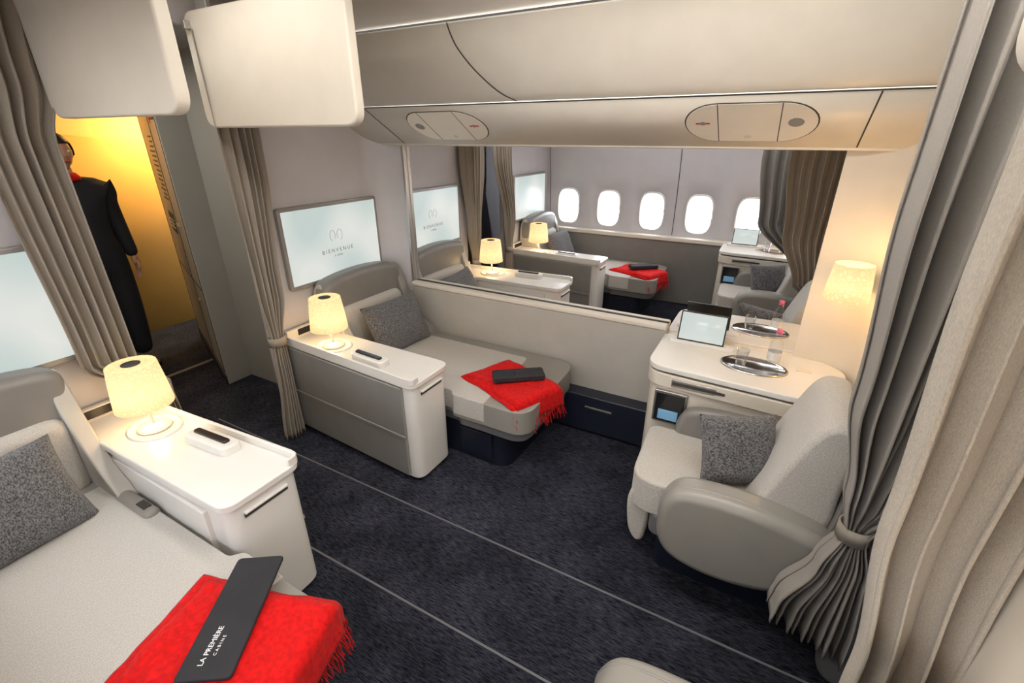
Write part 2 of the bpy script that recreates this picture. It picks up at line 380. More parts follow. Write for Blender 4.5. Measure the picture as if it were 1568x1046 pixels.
    top = rpoly([(-.44, 2.69), (-.44, 2.24), (.30, 2.20), (.455, 2.40), (.455, 2.60), (.36, 2.69)], [.01, .10, .08, .08, .05, .04])
    body = rpoly([(-.425, 2.69), (-.425, 2.262), (.29, 2.225), (.43, 2.41), (.43, 2.60), (.35, 2.69)], [.01, .09, .08, .08, .05, .04])
    prism(g, 'top', top, zc-.032, zc, 'white', bevel=.01, seg=4)
    prism(g, 'shadow_gap', body, zc-.045, zc-.03, 'seam', bevel=0)
    prism(g, 'upper_body', rpoly([(-.438, 2.69), (-.438, 2.245), (.30, 2.205), (.45, 2.40), (.45, 2.60), (.36, 2.69)], [.01, .1, .08, .08, .05, .04]), .655, zc-.044, 'cream', bevel=.01)
    prism(g, 'lower_body', body, .04, .655, 'cream', bevel=.004)
    prism(g, 'plinth', rpoly([(-.40, 2.68), (-.40, 2.30), (.28, 2.26), (.40, 2.42), (.40, 2.6), (.3, 2.68)], .05), 0, .04, 'navy', bevel=0)
    box(g, 'table_slot', (-.30, 2.226, .675), (-.04, 2.246, .715), 'metal', .003)
    box(g, 'table_slot_gap', (-.295, 2.221, .688), (-.045, 2.234, .702), 'seam', .001)
    box(g, 'niche_frame', (-.375, 2.236, .45), (-.21, 2.262, .635), 'metal', .004)
    box(g, 'niche', (-.365, 2.230, .46), (-.22, 2.245, .625), 'blackgl', .003)
    box(g, 'handset', (-.345, 2.220, .475), (-.245, 2.234, .53), 'bluesc', .004)
    prism(g, 'rear_ledge', rpoly([(-.40, 2.62), (-.40, 2.57), (-.05, 2.57), (-.05, 2.62)], .02), zc-.002, zc+.02, 'white', bevel=.005)
    box(g, 'reading_disc', (.24, 2.5, zc), (.31, 2.56, zc+.003), 'cream', .001)
    lathe(g, 'tray_inlay', (.05, 2.45, zc-.002), [(.15, 0), (.15, .008), (.142, .011), (.135, .006), (.0001, .005)], 'chrome', sx=1.05, sy=.72)
    g.done()
    g = Grp('tablet')
    y0 = 2.585; z0 = zc+.02
    def tp(x, a, off):
        t = Vector((0, .30, .954)); nn = Vector((0, -.954, .30)); q = Vector((x, y0, z0))+t*a+nn*off; return tuple(q)
    def slab(nm, x0, x1, a0, a1, o0, o1, mat, bev):
        v = [tp(x, a, o) for o in (o0, o1) for (x, a) in ((x0, a0), (x1, a0), (x1, a1), (x0, a1))]
        mk(g, nm, v, [(0,3,2,1),(4,5,6,7),(0,1,5,4),(1,2,6,5),(2,3,7,6),(3,0,4,7)], mat, bevel=bev)
    slab('case', -.355, -.11, 0, .165, -.004, .004, 'blackgl', .003)
    slab('display', -.348, -.117, .007, .158, .004, .0055, 'screen', 0)
    g.done()
    g = Grp('water_bottle')
    bx, by = .13, 2.475
    lathe(g, 'bottle', (bx, by, zc+.006), [(.0001, 0), (.028, .001), (.031, .01), (.031, .11), (.029, .135), (.014, .165), (.012, .185), (.0001, .186)], 'glass', seg=24)
    lathe(g, 'cap', (bx, by, zc+.19), [(.014, 0), (.014, .02), (.0001, .022)], 'pink', seg=20)
    lathe(g, 'label', (bx, by, zc+.055), [(.0318, 0), (.0318, .04)], 'white', seg=24, capb=False, capt=False)
    g.done()
    g = Grp('drinking_glass')
    lathe(g, 'tumbler', (-.01, 2.45, zc+.005), [(.0001, 0), (.024, 0), (.032, .08), (.0305, .08), (.0225, .008), (.0001, .006)], 'glass', seg=24); g.done()
    # --- chair
    g = Grp('lounge_chair')
    o = .075 if key == 'N' else 0
    prism(g, 'plinth', rpoly([(-.20, 1.72+o), (.38, 1.70+o), (.38, 2.12+o), (-.20, 2.12+o)], .05), 0, .2, 'navy', bevel=.01)
    prism(g, 'under_frame', rpoly([(-.24, 1.69+o), (.40, 1.69+o), (.40, 2.15+o), (-.24, 2.15+o)], .06), .19, .31, 'shell', bevel=.02)
    prism(g, 'seat_cushion', rpoly([(-.34, 1.69+o), (.26, 1.72+o), (.26, 2.16+o), (-.36, 2.16+o)], [.12, .02, .02, .06], 8), .30, .475, 'fabric', bevel=.05, seg=5)
    prism(g, 'leg_rest', cr([(-.30, .40), (-.345, .33), (-.335, .18), (-.31, .11), (-.275, .09), (-.25, .14), (-.25, .36)], 5), 1.725+o, 2.13+o, 'fabric', axis='y', bevel=.03, seg=4)
    arm = cr([(-.19, .38), (-.18, .49), (-.11, .565), (.08, .585), (.28, .565), (.40, .525), (.42, .44), (.37, .30), (.24, .21), (.05, .18), (-.11, .21), (-.175, .28)], 6)
    prism(g, 'arm_near', arm, 1.575+o, 1.72+o, 'leather_lt', axis='y', bevel=.045, seg=6)
    arms = [(.11+(x-.11)*1.006, .38+(z-.38)*1.01) for x, z in arm]
    prism(g, 'arm_piping', arms, 1.619+o, 1.624+o, 'panel', axis='y', bevel=0)
    arm2 = cr([(-.24, .42), (-.225, .56), (-.15, .625), (.08, .64), (.36, .63), (.40, .45), (.30, .2), (.0, .15), (-.2, .2)], 6)
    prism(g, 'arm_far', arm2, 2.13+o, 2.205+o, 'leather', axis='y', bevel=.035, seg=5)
    bk = cr([(.12, .42), (.17, .62), (.24, .82), (.29, .925), (.35, .95), (.41, .91), (.40, .7), (.37, .42)], 5)
    prism(g, 'backrest', bk, 1.69+o, 2.14+o, 'fabric', axis='y', bevel=.05, seg=5)
    bs = cr([(.36, .2), (.40, .60), (.42, .84), (.45, .92), (.475, .85), (.47, .5), (.44, .2)], 5)
    prism(g, 'back_shell', bs, 1.66+o, 2.19+o, 'leather', axis='y', bevel=.012, seg=4)
    g.done()
    g = Grp('throw_pillow')
    pillow(g, 'pillow', (.055, 1.90+o, .62), (.88, .47, 0), (-.16, .36, .92), .33, .31, .12, 'tweed'); g.done()
    wall_lamp(.345 if key == 'A' else .39, 2.46, 1.27)
    # --- structure
    if key in 'AB':
        fw = [(-2.6, 1.63), (-2.6, 2.52)]+[(-2.6+.25*(1-math.cos(a)), 2.52+.17*math.sin(a)) for a in [math.pi/2*i/10 for i in range(1, 11)]]+[(-2.35, 2.72), (-2.68, 2.72), (-2.68, 1.63)]
    else: fw = [(-2.6, 1.66), (-2.6, 2.72), (-2.68, 2.72), (-2.68, 1.66)]
    prism(None, 'wall_front', fw, 0, 2.46, 'wall', bevel=.003)
    if key == 'A': aw = cr([(.225, 2.715), (.30, 2.70), (.40, 2.655), (.465, 2.58), (.49, 2.45)], 6, closed=False)+[(.495, 1.62), (.56, 1.62), (.56, 2.72), (.24, 2.72)]
    else: aw = [(.48, 1.62), (.56, 1.62), (.56, 2.72), (.48, 2.72)]
    prism(None, 'wall_aft', aw, 0, 2.46, 'cream', bevel=.004)
    box(None, 'partition_end', (.455, 1.47, 0), (.60, 1.615, .86), 'shell', .06, 6)
    if key in 'AB': x0, x1, z0, z1, yy = -2.57, -1.54, 1.885, 2.37, 1.535
    else: x0, x1, z0, z1, yy = -2.52, -1.655, 1.91, 2.42, 1.61
    g = Grp('overhead_panel')
    prism(g, 'panel', rpoly([(x0, z0), (x1, z0), (x1, z1), (x0, z1)], .07, 8), yy-.025, yy+.025, 'cream', axis='y', bevel=.01, seg=4)
    box(g, 'hanger', (x0+.10, yy-.012, z1-.02), (x0+.18, yy+.012, 2.47), 'panel', .004)
    g.done()
    g = Grp('overhead_panel')
    x2 = .225 if key in 'NC' else .62
    prism(g, 'panel', rpoly([(x2, 1.91), (1.6, 1.91), (1.6, 2.42), (x2, 2.42)], .07, 8), 1.595, 1.645, 'cream', axis='y', bevel=.01, seg=4)
    box(g, 'hanger', (.9, 1.61, 2.40), (.94, 1.63, 2.47), 'metal', .004); box(g, 'hanger_b', (1.4, 1.61, 2.40), (1.44, 1.63, 2.47), 'metal', .004)
    g.done()

def blanket(key, ang, cx, cy, pang, pcx, pcy, pl, pw, pt):
    setTF(*SUITES[key])
    g = Grp('red_throw_blanket')
    d = Vector((math.cos(ang), math.sin(ang), 0)); p = Vector((-math.sin(ang), math.cos(ang), 0))
    E = Vector((cx, cy, 0)); W = .36; L = .45
    def layer(nm, off, L, W, drop, seed, shift=0):
        NU, NV = 46, 26; v = []; f = []
        r = .03; tot = L+r*math.pi/2+drop
        for i in range(NU+1):
            s = tot*i/NU
            for j in range(NV+1):
                b = (j/NV-.5)*W
                if s < L: u = s-L; z = 0
                elif s < L+r*math.pi/2: a = (s-L)/r; u = r*math.sin(a); z = -r*(1-math.cos(a))
                else: u = r+.04*((s-L-r*1.57)/max(drop, .01))*.3; z = -r-(s-L-r*1.57)
                wv = noise.noise(Vector((s*7+seed, b*6, seed)))*.014+noise.noise(Vector((s*16, b*20+seed, seed)))*.006
                edge = min(1, (W/2-abs(b))/.03, (s+.001)/.03); dz = -(1-max(0, edge))**2*.018
                q = E+d*(u+wv*.7*(1 if s > L else 0)+shift)+p*(b+noise.noise(Vector((s*5, seed, 1)))*.018)
                v.append((q.x, q.y, ZB+off+z+(wv if s < L else 0)+dz))
        for i in range(NU):
            for j in range(NV):
                a = i*(NV+1)+j; f.append((a, a+1, a+NV+2, a+NV+1))
        mk(g, nm, v, f, 'red', solid=.008)
    layer('lower_layer', .022, L+.03, W+.03, .07, 1.3)
    layer('upper_layer', .042, L, W-.02, .09, 7.7, .012)
    v = []; f = []
    n = 64
    for i in range(n):
        b = (i/(n-1)-.5)*W; le = random.uniform(.06, .10); dx = random.uniform(0, .035); db = random.uniform(-.012, .012)
        z0 = ZB+.04-.03-random.uniform(.05, .085)
        base = E+d*(.047)+p*b
        for k in range(5):
            t = k/4; q = base+d*(dx*t+.004*math.sin(k*2+i))+p*(db*t); z = z0-le*t; w = .0028*(1-.4*t)
            v += [(q.x-p.x*w, q.y-p.y*w, z), (q.x+d.x*w, q.y+d.y*w, z), (q.x+p.x*w, q.y+p.y*w, z)]
            if k:
                a = len(v)-6
                for m in range(3): f.append((a+m, a+(m+1) % 3, a+3+(m+1) % 3, a+3+m))
    mk(g, 'fringe', v, f, 'red')
    g.done()
    g = Grp('amenity_pouch')
    d = Vector((math.cos(pang), math.sin(pang))); p = Vector((-math.sin(pang), math.cos(pang))); c = Vector((pcx, pcy))
    pts = [tuple(c+d*a*pl/2+p*b*pw/2) for a, b in ((-1,-1),(1,-1),(1,1),(-1,1))]
    z0 = ZB+.056
    prism(g, 'pouch', rpoly(pts, .015), z0, z0+pt, 'black', bevel=min(.012, pt*.4), seg=4)
    if key != 'N':
        pts = [tuple(c+d*a*pl/2*.99+p*b) for a, b in ((-1,.012),(1,.012),(1,.018),(-1,.018))]
        prism(g, 'zip', pts, z0+pt-.001, z0+pt+.0015, 'blackgl', bevel=0)
        tube(g, 'strap', [tuple(c+d*(-.02+.0*a)+p*(pw/2+.004)*math.cos(a))+(z0+pt/2+(pt/2+.004)*math.sin(a),) for a in [i*math.pi/8 for i in range(9)]], .004, 'blackgl', seg=6)
    return g, z0+pt

def text(g, s, size, mat, M4, align='CENTER'):
    cu = bpy.data.curves.new('lettering', 'FONT'); cu.body = s; cu.size = size; cu.align_x = align; cu.extrude = .0004
    o = bpy.data.objects.new('lettering', cu); scene.collection.objects.link(o)
    dg = bpy.context.evaluated_depsgraph_get(); me = bpy.data.meshes.new_from_object(o.evaluated_get(dg))
    bpy.data.objects.remove(o)
    me.transform(M4); me.materials.clear(); me.materials.append(M[mat])
    ob = bpy.data.objects.new('lettering', me); scene.collection.objects.link(ob)
    if g: g.objs.append(ob)
    return ob

for k in 'ABNC': suite(k)
a20 = math.radians(-22)
for k in 'ABC':
    g, z = blanket(k, a20, -1.01, 2.11, math.radians(37), -1.165, 2.19, .31, .11, .04); g.done()
g, z = blanket('N', math.radians(-18), -.96, 2.08, math.radians(56), -1.205, 2.09, .40, .15, .014)
R0 = Matrix.Rotation(math.radians(120), 4, 'Z')
text(g, 'LA PREMIÈRE', .020, 'textw', Matrix.Translation((-1.155, .345, z+.001)) @ R0)
text(g, 'C A B I N E', .012, 'textw', Matrix.Translation((-1.137, .356, z+.001)) @ R0); g.done()
for (yc) in (2.195, 2*D-2.195, 2.53-2.195):
    B = Matrix(((0,0,1,-2.5645),(1,0,0,yc),(0,1,0,0),(0,0,0,1)))
    g = Grp('monitor_lettering')
    text(g, 'B I E N V E N U E', .036, 'text', Matrix.Translation((0,0,1.13)) @ B)
    text(g, 'À  BORD', .018, 'text', Matrix.Translation((0,0,1.10)) @ B)
    setTF(1, 0)
    for sgn in (-1, 1):
        pts = [(-2.564, yc+sgn*.03+.022*math.cos(t)*sgn, 1.24+.035*math.sin(t)) for t in [x*.35 for x in range(-4, 12)]]
        tube(g, 'emblem', pts, .0012, 'text', seg=5)
    g.done()

# ------------------------------------------------------------ curtains
def front_curtain(key, L, R, tied=True):
    setTF(*SUITES[key])
    if tied: rows = [(2.30, L, R, .03, 0), (1.7, L+.01, R-.02, .034, 0), (1.0, 1.53, 1.69, .04, 0), (.72, 1.555, 1.635, .03, 0), (.5, 1.545, 1.645, .035, 0), (.03, 1.50, 1.65, .04, 0)]
    else: rows = [(2.40, L-.10, R, .03, 0), (2.05, L-.06, R, .03, 0), (1.82, L, R, .034, 0), (.92, L-.01, R-.03, .034, 0), (.72, 1.555, 1.645, .03, 0), (.5, 1.545, 1.645, .035, 0), (.03, 1.51, 1.65, .04, 0)]
    curtain('curtain', -2.525, rows, 6, 'curtain', seed=ord(key), tie=(.70, 1.545, 1.65, .04), orient='y')
front_curtain('A', 1.50, 1.78); front_curtain('B', 1.43, 1.80); front_curtain('N', 1.66, 1.88, False); front_curtain('C', 1.30, 1.66)
def aft_curtain(key, y, mat):
    setTF(*SUITES[key])
    if key == 'A':
        rows = [(2.34, .26, .80, .045, 0), (1.7, .265, .74, .05, 0), (1.15, .30, .64, .055, 0), (.85, .355, .52, .05, 0), (.70, .385, .445, .03, 0), (.55, .34, .48, .045, .0), (.34, .26, .50, .055, -.06), (.26, .25, .50, .06, -.10)]
        curtain('curtain', y, rows, 10, mat, seed=ord(key)+3, tie=(.70, .37, .46, .045))
    elif key in 'BC':
        L = .0 if key == 'B' else -.18
        rows = [(2.34, L, .62, .045, 0), (1.7, L+.01, .58, .05, 0), (1.2, L+.07, .52, .055, 0), (.85, .20, .48, .05, 0), (.70, .385, .445, .03, 0), (.55, .34, .48, .045, .0), (.05, .30, .52, .06, 0)]
        curtain('curtain', y, rows, 9, mat, seed=ord(key)+3, tie=(.70, .37, .46, .045))
    else:
        rows = [(2.34, .265, .95, .04, 0), (1.7, .272, .9, .045, 0), (1.2, .292, .85, .045, 0), (.8, .335, .8, .045, 0), (.05, .39, .8, .05, 0)]
        curtain('curtain', y, rows, 11, mat, seed=9)
aft_curtain('A', 1.50, 'curtain_dk'); aft_curtain('B', 1.50, 'curtain'); aft_curtain('C', 1.52, 'curtain_dk'); aft_curtain('N', 1.60, 'curtain_lt')

# ------------------------------------------------------------ shell
setTF(1, 0)
fl = box(None, 'floor', (-6.0, -.3, -.05), (2.4, 5.8, 0), 'carpet', 0)
for i, y in enumerate((1.0, 1.46, 2*D-1.0, 2*D-1.46)):
    box(None, 'trim_%d' % (i+1), (-3.2, y-.005, -.002), (2.3, y+.005, .003), 'track', .001)
box(None, 'trim_5', (-4.22, .9, -.002), (-4.18, 2.2, .004), 'track', .001)
g = Grp('divider_partition')
box(g, 'panel', (-2.35, 2.665, .28), (-.43, 2*D-2.665, .80), 'divider', .012)
box(g, 'ledge', (-2.35, 2.655, .795), (-.43, 2*D-2.655, .83), 'cream', .012)
box(g, 'ledge_channel', (-2.34, 2.705, .8295), (-.43, 2*D-2.705, .8315), 'seam', 0)
box(g, 'base', (-2.35, 2.69, 0), (-.43, 2*D-2.69, .28), 'navy', .004)
box(g, 'console_core', (-.43, 2.695, 0), (.5, 2*D-2.695, .77), 'cream', .004)
for s in (1, -1):
    setTF(s, 0 if s > 0 else 2*D)
    box(g, 'storage_box', (-1.08, 2.56, .02), (-.45, 2.69, .29), 'navy', .012)
    box(g, 'storage_handle', (-.86, 2.552, .2), (-.68, 2.562, .215), 'metal', .002)
    box(g, 'frame_post', (-2.365, 2.685, .8), (-2.345, 2.715, 1.8), 'metal', .003)
setTF(1, 0)
g.done()

def extr_profile(name, pr, x0, x1, mat, thick=.01, g=None):
    v = [(x0, y, z) for y, z in pr]+[(x1, y, z) for y, z in pr]; n = len(pr)
    f = [(i, i+1, n+i+1, n+i) for i in range(n-1)]
    return mk(g, name, v, f, mat, solid=thick)
for s in (1, -1):
    setTF(s, 0 if s > 0 else 2*D)
    g = Grp('overhead_bin')
    extr_profile('bottom_rail', [(2.72, 1.795), (2.66, 1.795), (2.645, 1.803)], -2.6, 2.2, 'bin', g=g)
    extr_profile('service_panel', [(2.643, 1.806), (2.30, 2.005)], -2.6, 2.2, 'bin', g=g)
    extr_profile('bin_face', cr([(2.30, 2.012), (2.255, 2.045), (2.19, 2.13), (2.14, 2.235), (2.12, 2.335)], 6, closed=False), -2.6, 2.2, 'bin', g=g)
    extr_profile('shadow_gap', [(2.15, 2.33), (2.15, 2.38)], -2.6, 2.2, 'seam', g=g)
    ex = Vector((1, 0, 0)); es = Vector((0, .343, -.199)).normalized(); nn = Vector((0, -.199, -.343)).normalized()
    o0 = Vector((0, 2.30, 2.005))
    def sp(x, a, h): q = o0+ex*x+es*a+nn*h; return tuple(q)
    def splate(nm, pts, h0, h1, mat):
        n = len(pts); v = [sp(x, a, h0) for x, a in pts]+[sp(x, a, h1) for x, a in pts]
        f = [tuple(range(n))[::-1], tuple(range(n, 2*n))]+[(i, (i+1) % n, n+(i+1) % n, n+i) for i in range(n)]
        mk(g, nm, v, f, mat, smooth=False)
    for xx in (-2.28, .25): splate('seam', [(xx-.003, .005), (xx+.003, .005), (xx+.003, .39), (xx-.003, .39)], .004, .0065, 'seam')
    splate('long_seam', [(-2.6, -.004), (2.2, -.004), (2.2, .002), (-2.6, .002)], .003, .0062, 'seam')
    def stad(x0, x1, a0, a1):
        r = (a1-a0)/2; pts = []
        for i in range(17): t = -math.pi/2+math.pi*i/16; pts.append((x1-r+r*math.cos(t), (a0+a1)/2+r*math.sin(t)))
        for i in range(17): t = math.pi/2+math.pi*i/16; pts.append((x0+r+r*math.cos(t), (a0+a1)/2+r*math.sin(t)))
        return pts
    for (x0, x1, sp_left) in ((-2.07, -1.53, True), (-.45, .085, False)):
        splate('unit_gap', stad(x0, x1, .05, .345), .004, .0065, 'seam')
        splate('unit_plate', stad(x0+.006, x1-.006, .056, .339), .006, .009, 'bin')
        for t in (.27, .73):
            xx = x0+(x1-x0)*t; splate('unit_seam', [(xx-.002, .056), (xx+.002, .056), (xx+.002, .339), (xx-.002, .339)], .008, .0095, 'seam')
        cx = x0+.075 if sp_left else x1-.085
        splate('speaker', [(cx+.03*math.cos(t*.3927), .19+.03*math.sin(t*.3927)) for t in range(16)], .008, .011, 'panel')
        cx = x1-.075 if sp_left else x0+.08
        splate('sign', [(cx-.03, .187), (cx+.03, .187), (cx+.03, .197), (cx-.03, .197)], .0085, .0105, 'signred')
        splate('sign_ring', [(cx+.012*math.cos(t*.3927), .192+.012*math.sin(t*.3927)) for t in range(16)], .0085, .011, 'text')
        cx = (x0+x1)/2
        splate('latch', [(cx+.016*math.cos(t*.3927), .30+.012*math.sin(t*.3927)) for t in range(16)], .0085, .0098, 'cream')
    pr2 = cr([(2.30, 2.012), (2.255, 2.045), (2.19, 2.13), (2.14, 2.235), (2.12, 2.335)], 6, closed=False)
    pts = []
    for i, (y, z) in enumerate(pr2):
        t = i/(len(pr2)-1); x = -1.24-.235*(t*t*(3-2*t))**.8-.04*t
        pts.append((x, y-.006, z-.003))
    tube(g, 'curved_seam', pts, .003, 'seam', seg=6)
    g.done()
    c = cr([(2.13, 2.355), (1.95, 2.43), (1.6, 2.48), (1.265, 2.50), (.9, 2.48), (.6, 2.42), (.35, 2.26), (.1, 2.12), (-.2, 2.08)], 5, closed=False)
    extr_profile('ceiling', c, -2.66, 2.2, 'ceil', thick=.02)
setTF(1, 0)
extr_profile('ceiling', [(-.3, 2.36), (5.8, 2.36)], -6.0, -2.66, 'galley', thick=.02)
box(None, 'wall_back', (2.2, -.3, 0), (2.26, 5.8, 2.5), 'cream', 0)
box(None, 'wall_header', (-2.72, -.3, 2.34), (-2.64, 5.8, 2.62), 'wall', 0)
box(None, 'wall_forward_far', (-3.35, 2.06, 0), (-3.28, 5.8, 2.36), 'wall', 0)

wx = [-2.31, -1.79, -1.27, -.75, -.23, .29, .81, 1.33, 1.85]
for side, (s, o) in {'right': (1, 0), 'left': (-1, 2*D)}.items():
    setTF(s, o)
    def yw(z): return 5.66-(.16*max(0, z-1.15)**1.6)
    g = Grp('wall_'+side)
    v = []; f = []
    zc = 1.045; hw, hh = .13, .195
    zs0, zs1 = .70, 1.42
    N = 32
    def addgrid(x0, x1, z0, z1, nz):
        b = len(v)
        for i in range(nz+1):
            z = z0+(z1-z0)*i/nz; v.append((x0, yw(z), z)); v.append((x1, yw(z), z))
        for i in range(nz): f.append((b+2*i, b+2*i+1, b+2*i+3, b+2*i+2))
    for i, x in enumerate(wx):
        xa = -3.4 if i == 0 else (wx[i-1]+x)/2; xb = 2.2 if i == len(wx)-1 else (x+wx[i+1])/2
        rings = []
        for rr in range(4):
            ring = []
            for j in range(N):
                a = 2*math.pi*(j+.5)/N; ca, sa = math.cos(a), math.sin(a)
                e = .62
                ix = x+hw*math.copysign(abs(ca)**e, ca); iz = zc+hh*math.copysign(abs(sa)**e, sa)
                dx = (xb-x) if ca > 0 else (x-xa); dz = (zs1-zc) if sa > 0 else (zc-zs0)
                m = max(abs(ca), abs(sa)); ox = x+ca/m*dx; oz = zc+sa/m*dz
                if abs(abs(ca)-abs(sa)) < .15: ox = x+math.copysign(dx, ca); oz = zc+math.copysign(dz, sa)
                if rr == 0: ring.append((ix, yw(iz)+.09, iz))
                elif rr == 1: ring.append((x+(ix-x)*1.12, yw(iz)+.01, zc+(iz-zc)*1.1))
                elif rr == 2: ring.append((x+(ix-x)*1.17, yw(iz), zc+(iz-zc)*1.15))
                else: ring.append((ox, yw(oz), oz))
            rings.append(ring)
        b = len(v)
        for ring in rings: v += ring
        for r in range(3):
            for j in range(N): f.append((b+r*N+j, b+r*N+(j+1) % N, b+(r+1)*N+(j+1) % N, b+(r+1)*N+j))
    addgrid(-3.4, 2.2, zs1, 2.4, 12); addgrid(-3.4, 2.2, 0, zs0, 2)
    mk(g, 'lining', v, f, 'wall')
    for xx in (-2.56, -1.01, .55):
        mk(g, 'seam', [(xx-.004, yw(z)-.002, z) for z in (.8, 1.1, 1.4, 1.6, 1.8, 2.0)]+[(xx+.004, yw(z)-.002, z) for z in (.8, 1.1, 1.4, 1.6, 1.8, 2.0)], [(i, i+1, i+7, i+6) for i in range(5)], 'seam')
    box(g, 'upholstered_panel', (-2.6, 5.575, .02), (.56, 5.66, .74), 'leather', .01)
    box(g, 'ledge', (-2.6, 5.56, .74), (.56, 5.668, .79), 'cream', .012)
    g.done()
    for i, x in enumerate(wx):
        g = Grp('window_%d' % (i+1+(10 if side == 'left' else 0)))
        ring = []
        for j in range(33):
            a = 2*math.pi*j/32; ca, sa = math.cos(a), math.sin(a)
            ix = x+(hw+.012)*math.copysign(abs(ca)**.62, ca); iz = zc+(hh+.014)*math.copysign(abs(sa)**.62, sa)
            ring.append((ix, yw(iz)-.001, iz))
        tube(g, 'bezel', ring, .009, 'white', seg=8)
        g.done()
setTF(1, 0)

# ------------------------------------------------------------ galley beyond the aisle
g = Grp('galley_cabinet')
P0 = Vector((-3.62, 1.80)); P1 = Vector((-4.83, 2.27))
prism(g, 'carcass', [tuple(P0), tuple(P1), (-4.83, 3.0), (-3.62, 3.0)], .0, 2.35, 'galley', bevel=.006)
dv = (P1-P0).normalized(); nv = Vector((-dv.y, dv.x)); nv = nv if nv.y < 0 else -nv
def gp(a, h, off): q = P0+dv*a+nv*off; return (q.x, q.y, h)
def gplate(nm, a0, a1, z0, z1, o, mat):
    v = [gp(a, z, off) for off in (0, o) for a, z in ((a0, z0), (a1, z0), (a1, z1), (a0, z1))]
    mk(g, nm, v, [(0,3,2,1),(4,5,6,7),(0,1,5,4),(1,2,6,5),(2,3,7,6),(3,0,4,7)], mat, smooth=False)
for a in (.03, .50, 1.27): gplate('door_seam', a, a+.010, .1, 2.3, .003, 'seam')
for z in (.10, .78, 2.1): gplate('door_seam_h', .03, 1.27, z, z+.008, .003, 'seam')
gplate('kick', .0, 1.29, .0, .08, .01, 'navy')
gplate('latch', .30, .40, 1.22, 1.245, .012, 'metal'); gplate('latch', .30, .38, .62, .645, .012, 'metal')
gplate('sign', .36, .44, 1.93, 1.98, .004, 'signred'); gplate('sign_text', .10, .33, 1.95, 1.965, .004, 'seam')
for k in range(14): gplate('placard_line', .62, .62+random.uniform(.18, .34), 1.84-k*.035, 1.852-k*.035, .003, 'seam')
gplate('placard', .62, .92, 1.12, 1.28, .004, 'seam')
for k in range(3): gplate('placard_line', .65, .88, 1.22-k*.03, 1.228-k*.03, .006, 'textw')
g.done()
box(None, 'wall_galley_end', (-5.46, -.3, 0), (-5.4, 5.8, 2.4), 'yellow', 0)
box(None, 'wall_galley_left', (-5.4, .45, 0), (-2.7, .55, 2.36), 'galley', .004)
box(None, 'wall_galley_right', (-3.62, 2.0, 0), (-2.68, 2.06, 2.36), 'galley', .004)
g = Grp('galley_trim')
box(g, 'door_frame', (-5.40, 1.5, 0), (-5.37, 1.56, 2.36), 'yellow', .006); g.done()

